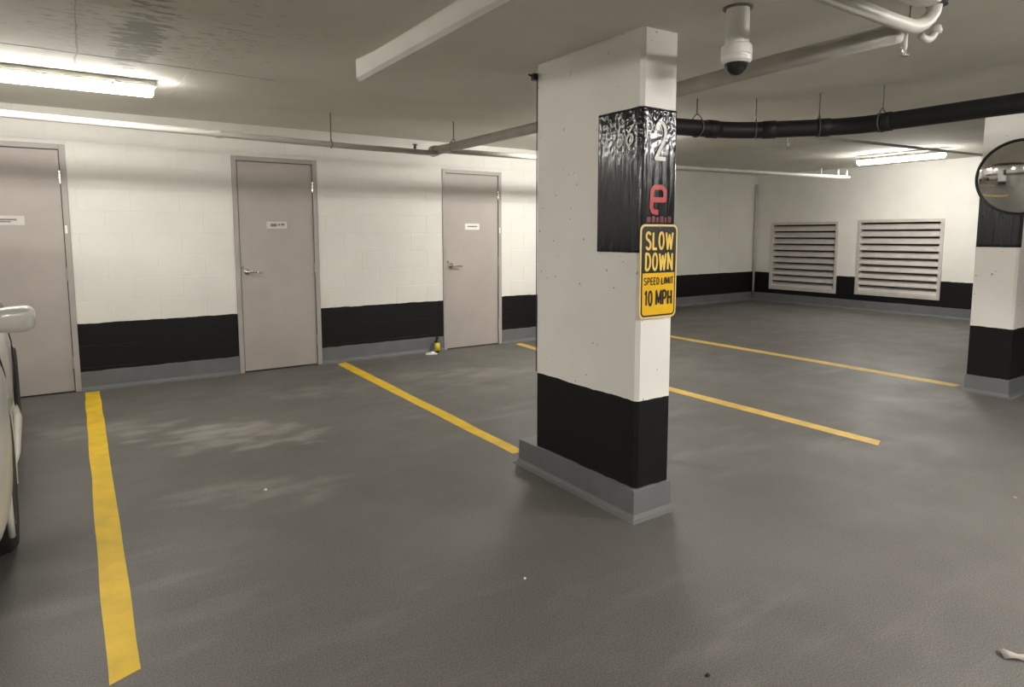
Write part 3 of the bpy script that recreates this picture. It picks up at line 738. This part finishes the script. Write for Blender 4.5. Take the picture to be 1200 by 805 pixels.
# black insulated pipe with two bends
bp = thing('insulated_pipe', (4.6, 2.9, 2.2), 'thick black insulated pipe bending overhead to the right', 'pipe')
BZ = 2.2; path = [(2.2, 3.62), (3.5, 3.38), (4.02, 3.275)]
pts = [(0.9 + 2.4 * 0, 3.95, BZ)][:0]
p3 = [Vector((2.55, 3.60, BZ)), Vector((3.70, 3.345, BZ))]
A = Vector((4.30, 3.22, BZ)); B = Vector((4.84, 2.60, BZ)); Cc = Vector((4.84, 0.2, BZ)); E0 = Vector((3.42, 3.42, BZ))
def seg_pts():
    out = [Vector((3.30, 3.447, 2.42))] + arc((3.30, 3.447, 2.32), (3.30, 3.447, BZ), E0, 8)[:-1] + [E0]; d1 = (A - E0).normalized(); d2 = (B - A).normalized(); d3 = (Cc - B).normalized()
    out += arc(A - d1 * 0.22, A, A + d2 * 0.22, 6); out += arc(B - d2 * 0.2, B, B + d3 * 0.2, 6); out.append(Cc); out.append(Vector((4.84, -4.0, BZ)))
    return out
bm = bmesh.new(); tube(bm, seg_pts(), 0.062, 24); fin(bm, 'insulation', M['insul'], bp, True)
d1 = (A - E0).normalized(); d2 = (B - A).normalized(); d3 = (Cc - B).normalized()
for p, d in ((A - d1 * 0.24, d1), (A + d2 * 0.23, d2), (B - d2 * 0.21, d2), (B + d3 * 0.22, d3)):
    bm = bmesh.new(); tube(bm, [p - d * 0.05, p - d * 0.045, p + d * 0.045, p + d * 0.05], 0.067, 24, rs=[0.062, 0.067, 0.067, 0.062]); fin(bm, 'wrapped_joint', M['insul'], bp, True)
for x, y, ax in ((3.92, 3.30, 'x'), (4.385, 3.12, 'd'), (4.68, 2.784, 'd'), (4.84, 2.40, 'y')):
    rod(x, y, BZ, bp, 0.095)
    if ax == 'd':
        bm = bmesh.new(); d = Vector((d2.y, -d2.x, 0)); pts = []
        for k in range(25):
            a = 2 * PI * k / 24; u = 0.068 * math.sin(a); v = 0.068 * math.cos(a)
            if v > 0: v *= 1.45; u *= 1 - 0.5 * (v / (1.45 * 0.068)) ** 2
            pts.append(Vector((x, y, BZ + v)) + d * u)
        tube(bm, pts, 0.0055, 6, False); fin(bm, 'hanger_clevis', M['steel'], bp)
    else: clevis(x, y, BZ, 0.068, bp, ax)

# thin conduits on the ceiling to the right
bm = bmesh.new(); tube(bm, [(6.4, 4.24, 2.492), (8.0, 4.09, 2.5), (10.55, 3.857, 2.505), (12.04, 3.72, 2.51)], 0.018, 8)
tag(fin(bm, 'conduit', M['pipedull'], None, True), 'thin grey conduit running under the ceiling towards the mirror', 'conduit')
bm = bmesh.new(); tube(bm, [(FX - 0.05, BY - 0.05, 0.20), (FX - 0.05, BY - 0.05, 2.45)], 0.022, 12)
cp_ = fin(bm, 'drain_pipe', M['pipe'], None, True); tag(cp_, 'slim white vertical pipe in the far room corner', 'pipe')
bm = bmesh.new(); tube(bm, arc((FX - 0.05, BY - 0.05, 0.205), (FX - 0.05, BY - 0.05, 0.15), (FX - 0.10, BY - 0.09, 0.15), 6), 0.025, 12); fin(bm, 'elbow', M['steel'], cp_, True)

# ------------------------------------------------------------------ dome camera
kx, ky = 2.36, 1.785; kz = ceil_z(kx, ky)
dc = thing('dome_camera', (kx, ky, kz), 'white hanging security camera with dark dome', 'camera')
bm = bmesh.new(); lathe(bm, (kx, ky, kz), [(0.062, 0.004), (0.062, -0.006), (0.056, -0.009)], 32); fin(bm, 'ceiling_ring', M['steel'], dc)
bm = bmesh.new(); lathe(bm, (kx, ky, kz), [(0.048, -0.004), (0.050, -0.155), (0.048, -0.160)], 32); fin(bm, 'stem', M['fixt'], dc, True).modifiers.new('e', 'EDGE_SPLIT')
bm = bmesh.new(); lathe(bm, (kx, ky, kz), [(0.052, -0.152), (0.061, -0.158), (0.063, -0.165), (0.064, -0.196), (0.062, -0.198), (0.062, -0.203), (0.064, -0.206), (0.062, -0.220), (0.052, -0.230)], 36); fin(bm, 'housing', M['fixt'], dc, True).modifiers.new('e', 'EDGE_SPLIT')
bm = bmesh.new(); lathe(bm, (kx, ky, kz - 0.222), [(0.049 * math.cos(a), -0.056 * math.sin(a)) for a in [i * PI / 2 / 8 for i in range(8)]] + [(0.001, -0.056)], 28); fin(bm, 'dome', M['glass'], dc, True)

# ------------------------------------------------------------------ convex mirror
mc = Vector((6.33, 2.02, 1.858)); nrm = Vector((-0.93, -0.33, -0.16)).normalized(); R_ = 0.30
mt = thing('convex_mirror', tuple(mc), 'round convex traffic mirror with a black rim on the column', 'mirror')
q = nrm.to_track_quat('Z', 'Y').to_matrix().to_4x4(); q.translation = mc
bm = bmesh.new(); hgt = 0.085; Rs = (R_ * R_ + hgt * hgt) / (2 * hgt)
prof = []
for i in range(15):
    r = R_ * (1 - i / 14); prof.append((max(r, 0.0005), math.sqrt(Rs * Rs - r * r) - (Rs - hgt)))
lathe(bm, (0, 0, 0), prof, 56); bmesh.ops.transform(bm, matrix=q, verts=bm.verts); fin(bm, 'mirror_face', M['mirror'], mt, True)
bm = bmesh.new(); tube(bm, [(R_ * math.cos(a), R_ * math.sin(a), 0) for a in [2 * PI * k / 56 for k in range(57)]], 0.008, 8, False); bmesh.ops.transform(bm, matrix=q, verts=bm.verts); fin(bm, 'rim', M['black'], mt, True)
bm = bmesh.new(); lathe(bm, (0, 0, 0), [(R_, 0), (R_ - 0.01, -0.02), (0.001, -0.03)], 40); bmesh.ops.transform(bm, matrix=q, verts=bm.verts); fin(bm, 'back_shell', M['black'], mt)
bm = bmesh.new(); bk = mc - nrm * 0.03; tube(bm, [bk, Vector((6.48, 2.15, 1.86)), Vector((6.552, 2.2, 1.86))], 0.012, 8); box(bm, 6.54, 6.552, 2.14, 2.26, 1.80, 1.92); fin(bm, 'bracket', M['steel'], mt)

# ------------------------------------------------------------------ bottle, tissue, litter on the floor
bx_, by_ = 3.505, 6.765
bt = thing('spray_bottle', (bx_, by_, 0), 'small black bottle with a yellow label beside the far door frame', 'bottle')
bm = bmesh.new(); lathe(bm, (bx_, by_, 0.001), [(0.028, 0), (0.033, 0.006), (0.033, 0.125), (0.026, 0.14), (0.014, 0.148), (0.014, 0.16)], 20); fin(bm, 'body', M['black'], bt, True)
bm = bmesh.new(); lathe(bm, (bx_, by_, 0.001), [(0.0165, 0.155), (0.0165, 0.185), (0.012, 0.19)], 14); fin(bm, 'cap', M['black'], bt, True)
bm = bmesh.new(); n_ = 14
for k in range(n_ + 1):
    a = -PI * 0.98 + 1.15 * PI * k / n_ * 0.9
    for z in (0.02, 0.118): bm.verts.new((bx_ + 0.0342 * math.cos(a), by_ + 0.0342 * math.sin(a), z))
bm.verts.ensure_lookup_table()
for k in range(n_): bm.faces.new((bm.verts[2 * k], bm.verts[2 * k + 2], bm.verts[2 * k + 3], bm.verts[2 * k + 1]))
lb = fin(bm, 'label_band', M['bottle_y'], bt, True); lb.modifiers.new('t', 'SOLIDIFY').thickness = 0.0008; lb['label'] = 'yellow label'

def crumple(cx, cy, w_, d_, h_, m_, name, label, cat, seed, rot=0.0, base=0.002):
    bm = bmesh.new(); bmesh.ops.create_icosphere(bm, subdivisions=3, radius=1)
    for v in bm.verts:
        f = 1 + 0.55 * noise.noise(v.co * 2.3 + Vector((seed, 0, 0))) + 0.25 * noise.noise(v.co * 6 + Vector((0, seed, 0)))
        c_ = v.co * f; x, y, z = c_.x * w_, c_.y * d_, max(0, (c_.z + 0.35)) * h_ + base
        v.co = (cx + x * math.cos(rot) - y * math.sin(rot), cy + x * math.sin(rot) + y * math.cos(rot), z)
    return tag(fin(bm, name, M[m_]), label, cat)
crumple(3.375, 6.66, 0.065, 0.022, 0.022, 'paper', 'tissue', 'crumpled white tissue on the floor beside the small bottle', 'tissue', 1.3, -0.35)
# twisted strip of tape at the lower right
bm = bmesh.new(); P = [(2.475, 0.745, 0.004), (2.487, 0.728, 0.012), (2.497, 0.712, 0.010), (2.507, 0.700, 0.006), (2.520, 0.685, 0.009), (2.545, 0.665, 0.004), (2.58, 0.650, 0.003), (2.62, 0.63, 0.002)]
W = [0.016, 0.017, 0.010, 0.011, 0.012, 0.006, 0.004, 0.003]; prev = None
for (x, y, z), ww in zip(P, W):
    r = [bm.verts.new((x + ww * 0.8, y + ww, z + 0.003)), bm.verts.new((x, y, z + 0.006 + ww * 0.3)), bm.verts.new((x - ww * 0.7, y - ww, z - 0.0015))]
    if prev: bm.faces.new((prev[0], r[0], r[1], prev[1])); bm.faces.new((prev[1], r[1], r[2], prev[2]))
    prev = r
o = fin(bm, 'tape_scrap', M['tape'], None, True); tag(o, 'twisted scrap of dirty tape on the floor at the lower right', 'litter'); o.modifiers.new('t', 'SOLIDIFY').thickness = 0.001
for (x, y, s_, m_, lab) in ((1.586, 1.229, 0.007, 'black', 'dark pebble on the floor near the bottom edge'),
                       (1.44, 2.031, 0.0045, 'paper', 'tiny white chip on the floor in front of the signed column'),
                       (0.785, 3.58, 0.008, 'paper', 'tiny white chip on the floor in the bay beside the first line'),
                       (4.064, 1.213, 0.009, 'tape', 'pale chip on the floor towards the mirror column')):
    crumple(x, y, s_, s_, s_ * 0.8, m_, 'floor_chip', lab, 'litter', x * 3, base=0.0)

# ------------------------------------------------------------------ parked car (nose towards the camera)
CXc = -1.215; HW = 0.865; F = 2.58       # centre line, half width, y of the nose
car = thing('car', (CXc, F + 2.1, 0), 'white parked car at the left edge beside the yellow line', 'car')
#   y offset, half width at sill, half width mid, half width shoulder, z bottom, z mid, z shoulder, z top
ST = [(0.00, .50, .56, .50, .30, .48, .60, .64), (0.08, .70, .76, .64, .22, .50, .66, .72), (0.25, .83, .865, .76, .19, .52, .74, .80),
      (0.55, .85, .888, .80, .19, .55, .80, .90), (1.0, .84, .888, .82, .19, .57, .86, .97), (1.5, .83, .862, .82, .19, .58, .91, 1.0),
      (2.2, .83, .862, .825, .19, .58, .93, 1.0), (3.0, .82, .845, .80, .19, .60, .95, 1.0), (3.5, .80, .835, .78, .20, .62, .96, 1.0),
      (3.85, .78, .82, .76, .24, .62, .94, 1.0), (4.02, .70, .76, .70, .30, .60, .90, .96), (4.06, .60, .66, .60, .36, .60, .84, .90)]
bm = bmesh.new(); rings = []
for (dy, a, b, c_, z0, z1, z2, z3) in ST:
    half = [(a * .9, z0), (a, z0 + 0.03), (b * .995, (z0 + z1) / 2), (b, z1), (b * .99, (z1 + z2) / 2), (c_, z2), (c_ * .82, z2 + (z3 - z2) * .75), (c_ * .4, z3)]
    rings.append([bm.verts.new((CXc + x, F + dy * .93, z)) for x, z in half] + [bm.verts.new((CXc - x, F + dy * .93, z)) for x, z in half[::-1]])
for a, b in zip(rings, rings[1:]):
    k_ = len(a)
    for k in range(k_): bm.faces.new((a[k], a[(k + 1) % k_], b[(k + 1) % k_], b[k]))
bm.faces.new(rings[0][::-1]); bm.faces.new(rings[-1])
bmesh.ops.recalc_face_normals(bm, faces=bm.faces)
body = fin(bm, 'body', M['carw'], car, True)
sub = body.modifiers.new('s', 'SUBSURF'); sub.levels = 2; sub.render_levels = 2
AX = (0.92, 3.02); WR = 0.318
cut = bmesh.new()
for ax in AX:
    for s_ in (-1, 1): lathe(cut, (CXc + s_ * 0.80, F + ax, 0.318), [(WR + 0.045, -0.24), (WR + 0.045, 0.24)], 40, 'x')
bmesh.ops.recalc_face_normals(cut, faces=cut.faces)
me = D.meshes.new('cut'); cut.to_mesh(me); cut.free(); cu_ = D.objects.new('cut', me); COL.objects.link(cu_); me.materials.append(M['dark'])
bo = body.modifiers.new('b', 'BOOLEAN'); bo.object = cu_; bo.operation = 'DIFFERENCE'; bo.solver = 'EXACT'
bpy.context.view_layer.update()
dg = bpy.context.evaluated_depsgraph_get(); nm = D.meshes.new_from_object(body.evaluated_get(dg))
body.modifiers.clear(); body.data = nm; D.objects.remove(cu_)
nm.materials.clear(); nm.materials.append(M['carw'])
# cabin: glass with roof and pillars
def loft(sections, name, m_, smooth=True):
    bm = bmesh.new(); rs = []
    for sec in sections: rs.append([bm.verts.new(p) for p in sec])
    for a, b in zip(rs, rs[1:]):
        for k in range(len(a)): bm.faces.new((a[k], a[(k + 1) % len(a)], b[(k + 1) % len(a)], b[k]))
    bm.faces.new(rs[0][::-1]); bm.faces.new(rs[-1]); return fin(bm, name, m_, car, smooth)
def csec(dy, hb, ht, zb, zt):
    half = [(hb, zb), (hb * .55 + ht * .45, zb * .45 + zt * .55), (ht, zt - 0.05), (ht * .8, zt)]
    return [(CXc + x, F + dy * .93, z) for x, z in half] + [(CXc - x, F + dy * .93, z) for x, z in half[::-1]]
loft([csec(0.98, .74, .70, .92, .985), csec(1.35, .79, .66, .93, 1.22), csec(1.75, .80, .60, .94, 1.44), csec(2.6, .80, .60, .95, 1.475), csec(3.4, .785, .58, .95, 1.43), csec(3.75, .76, .56, .95, 1.32), csec(3.98, .70, .55, .93, 1.02)], 'windows', M['glass'])
loft([csec(1.72, .625, .612, 1.39, 1.455), csec(2.1, .63, .62, 1.41, 1.49), csec(2.7, .63, .62, 1.41, 1.495), csec(3.4, .61, .60, 1.37, 1.45), csec(3.72, .60, .58, 1.30, 1.37)], 'roof', M['carw'])
for s_ in (-1, 1):
    for pts in ([(0.95, .79, .95), (1.35, .735, 1.22), (1.72, .64, 1.42)], [(2.42, .815, .96), (2.46, .73, 1.22), (2.5, .64, 1.42)], [(3.95, .72, .95), (3.75, .68, 1.22), (3.55, .61, 1.38)]):
        bm = bmesh.new(); tube(bm, [(CXc + s_ * x, F + y * .93, z) for y, x, z in pts], 0.028, 8); fin(bm, 'pillar', M['carw'], car, True)
    for ax in AX:
        wx = CXc + s_ * (0.772 if ax < 1.5 else 0.76)
        bm = bmesh.new(); o_ = s_ * 0.102
        prof = [(0.20, -0.095), (0.285, -0.1), (0.312, -0.075), (0.318, -0.04), (0.318, 0.04), (0.312, 0.075), (0.285, 0.1), (0.20, 0.095)]
        lathe(bm, (wx, F + ax, 0.318), prof, 40, 'x'); ty = fin(bm, 'tyre', M['rubber'], car, True)
        bm = bmesh.new(); lathe(bm, (wx + s_ * 0.072, F + ax, 0.318), [(0.205, -0.02), (0.205, 0.022), (0.19, 0.024), (0.185, 0.0)], 36, 'x')
        lathe(bm, (wx + s_ * 0.07, F + ax, 0.318), [(0.05, -0.02), (0.045, 0.022)], 16, 'x')
        for k in range(7):
            a = 2 * PI * k / 7; c0 = Vector((wx + s_ * 0.078, F + ax, 0.318)); d = Vector((0, math.cos(a), math.sin(a)))
            tube(bm, [c0 + d * 0.03, c0 + d * 0.192], 0.016, 6)
        fin(bm, 'wheel_rim', M['rim'], car)
    # mirror pod
    bm = bmesh.new(); bmesh.ops.create_icosphere(bm, subdivisions=3, radius=1)
    for v in bm.verts:
        x, y, z = v.co
        sgn = lambda t: 1 if t >= 0 else -1
        x, y, z = [sgn(t) * abs(t) ** 0.62 for t in (x, y, z)]
        z *= 1 - 0.18 * (1 - x * s_) * 0.5
        v.co = (CXc + s_ * (HW + 0.03 + 0.098 * x * 1.0), F + 1.50 + y * 0.062 + 0.03 * (x * s_), 0.972 + z * 0.074)
    fin(bm, 'side_mirror', M['carw'], car, True)
    bm = bmesh.new(); tube(bm, [(CXc + s_ * 0.80, F + 1.52, 0.925), (CXc + s_ * 0.885, F + 1.51, 0.955)], 0.03, 8); fin(bm, 'mirror_arm', M['carw'], car, True)
    for hy in (2.10, 2.95):
        bm = bmesh.new(); tube(bm, arc((CXc + s_ * 0.848, F + hy - 0.09, 0.86), (CXc + s_ * 0.895, F + hy, 0.865), (CXc + s_ * 0.846, F + hy + 0.09, 0.87), 6), 0.012, 8); fin(bm, 'door_handle', M['carw'], car, True)
    # door shut lines and sill flare
    for dy in (1.22, 2.42):
        bm = bmesh.new(); tube(bm, [(CXc + s_ * 0.829, F + dy, 0.90), (CXc + s_ * 0.857, F + dy, 0.74), (CXc + s_ * 0.8635, F + dy, 0.58), (CXc + s_ * 0.852, F + dy, 0.33)], 0.0035, 6); fin(bm, 'door_gap', M['dark'], car)
    bm = bmesh.new(); tube(bm, [(CXc + s_ * 0.835, F + 1.26, 0.24), (CXc + s_ * 0.86, F + 1.6, 0.25), (CXc + s_ * 0.86, F + 2.4, 0.25), (CXc + s_ * 0.835, F + 2.70, 0.26)], 0.024, 10); fin(bm, 'sill', M['carw'], car, True)
    for ax in AX:      # flared arch lip
        bm = bmesh.new(); tube(bm, [(CXc + s_ * (0.862 if ax < 1.5 else 0.828), F + ax + (WR + 0.05) * math.cos(a), 0.318 + (WR + 0.05) * math.sin(a)) for a in [PI * (-0.12 + 1.24 * k / 18) for k in range(19)]], 0.012, 8); fin(bm, 'arch_lip', M['carw'], car, True)
    bm = bmesh.new(); bmesh.ops.create_icosphere(bm, subdivisions=2, radius=1)
    for v in bm.verts: v.co = (CXc + s_ * 0.62 + v.co.x * 0.13, F + 0.14 + v.co.y * 0.12 + 0.1 * v.co.x, 0.64 + v.co.z * 0.055)
    fin(bm, 'headlamp', M['chrome'], car, True)
bx('grille', M['black'], car, CXc - 0.4, CXc + 0.4, F - 0.006, F + 0.03, 0.38, 0.52, 0.008)
bx('number_plate', M['platew'], car, CXc - 0.16, CXc + 0.16, F - 0.014, F - 0.002, 0.40, 0.48, 0.003)
car.rotation_euler = (0, 0, math.radians(2.6))
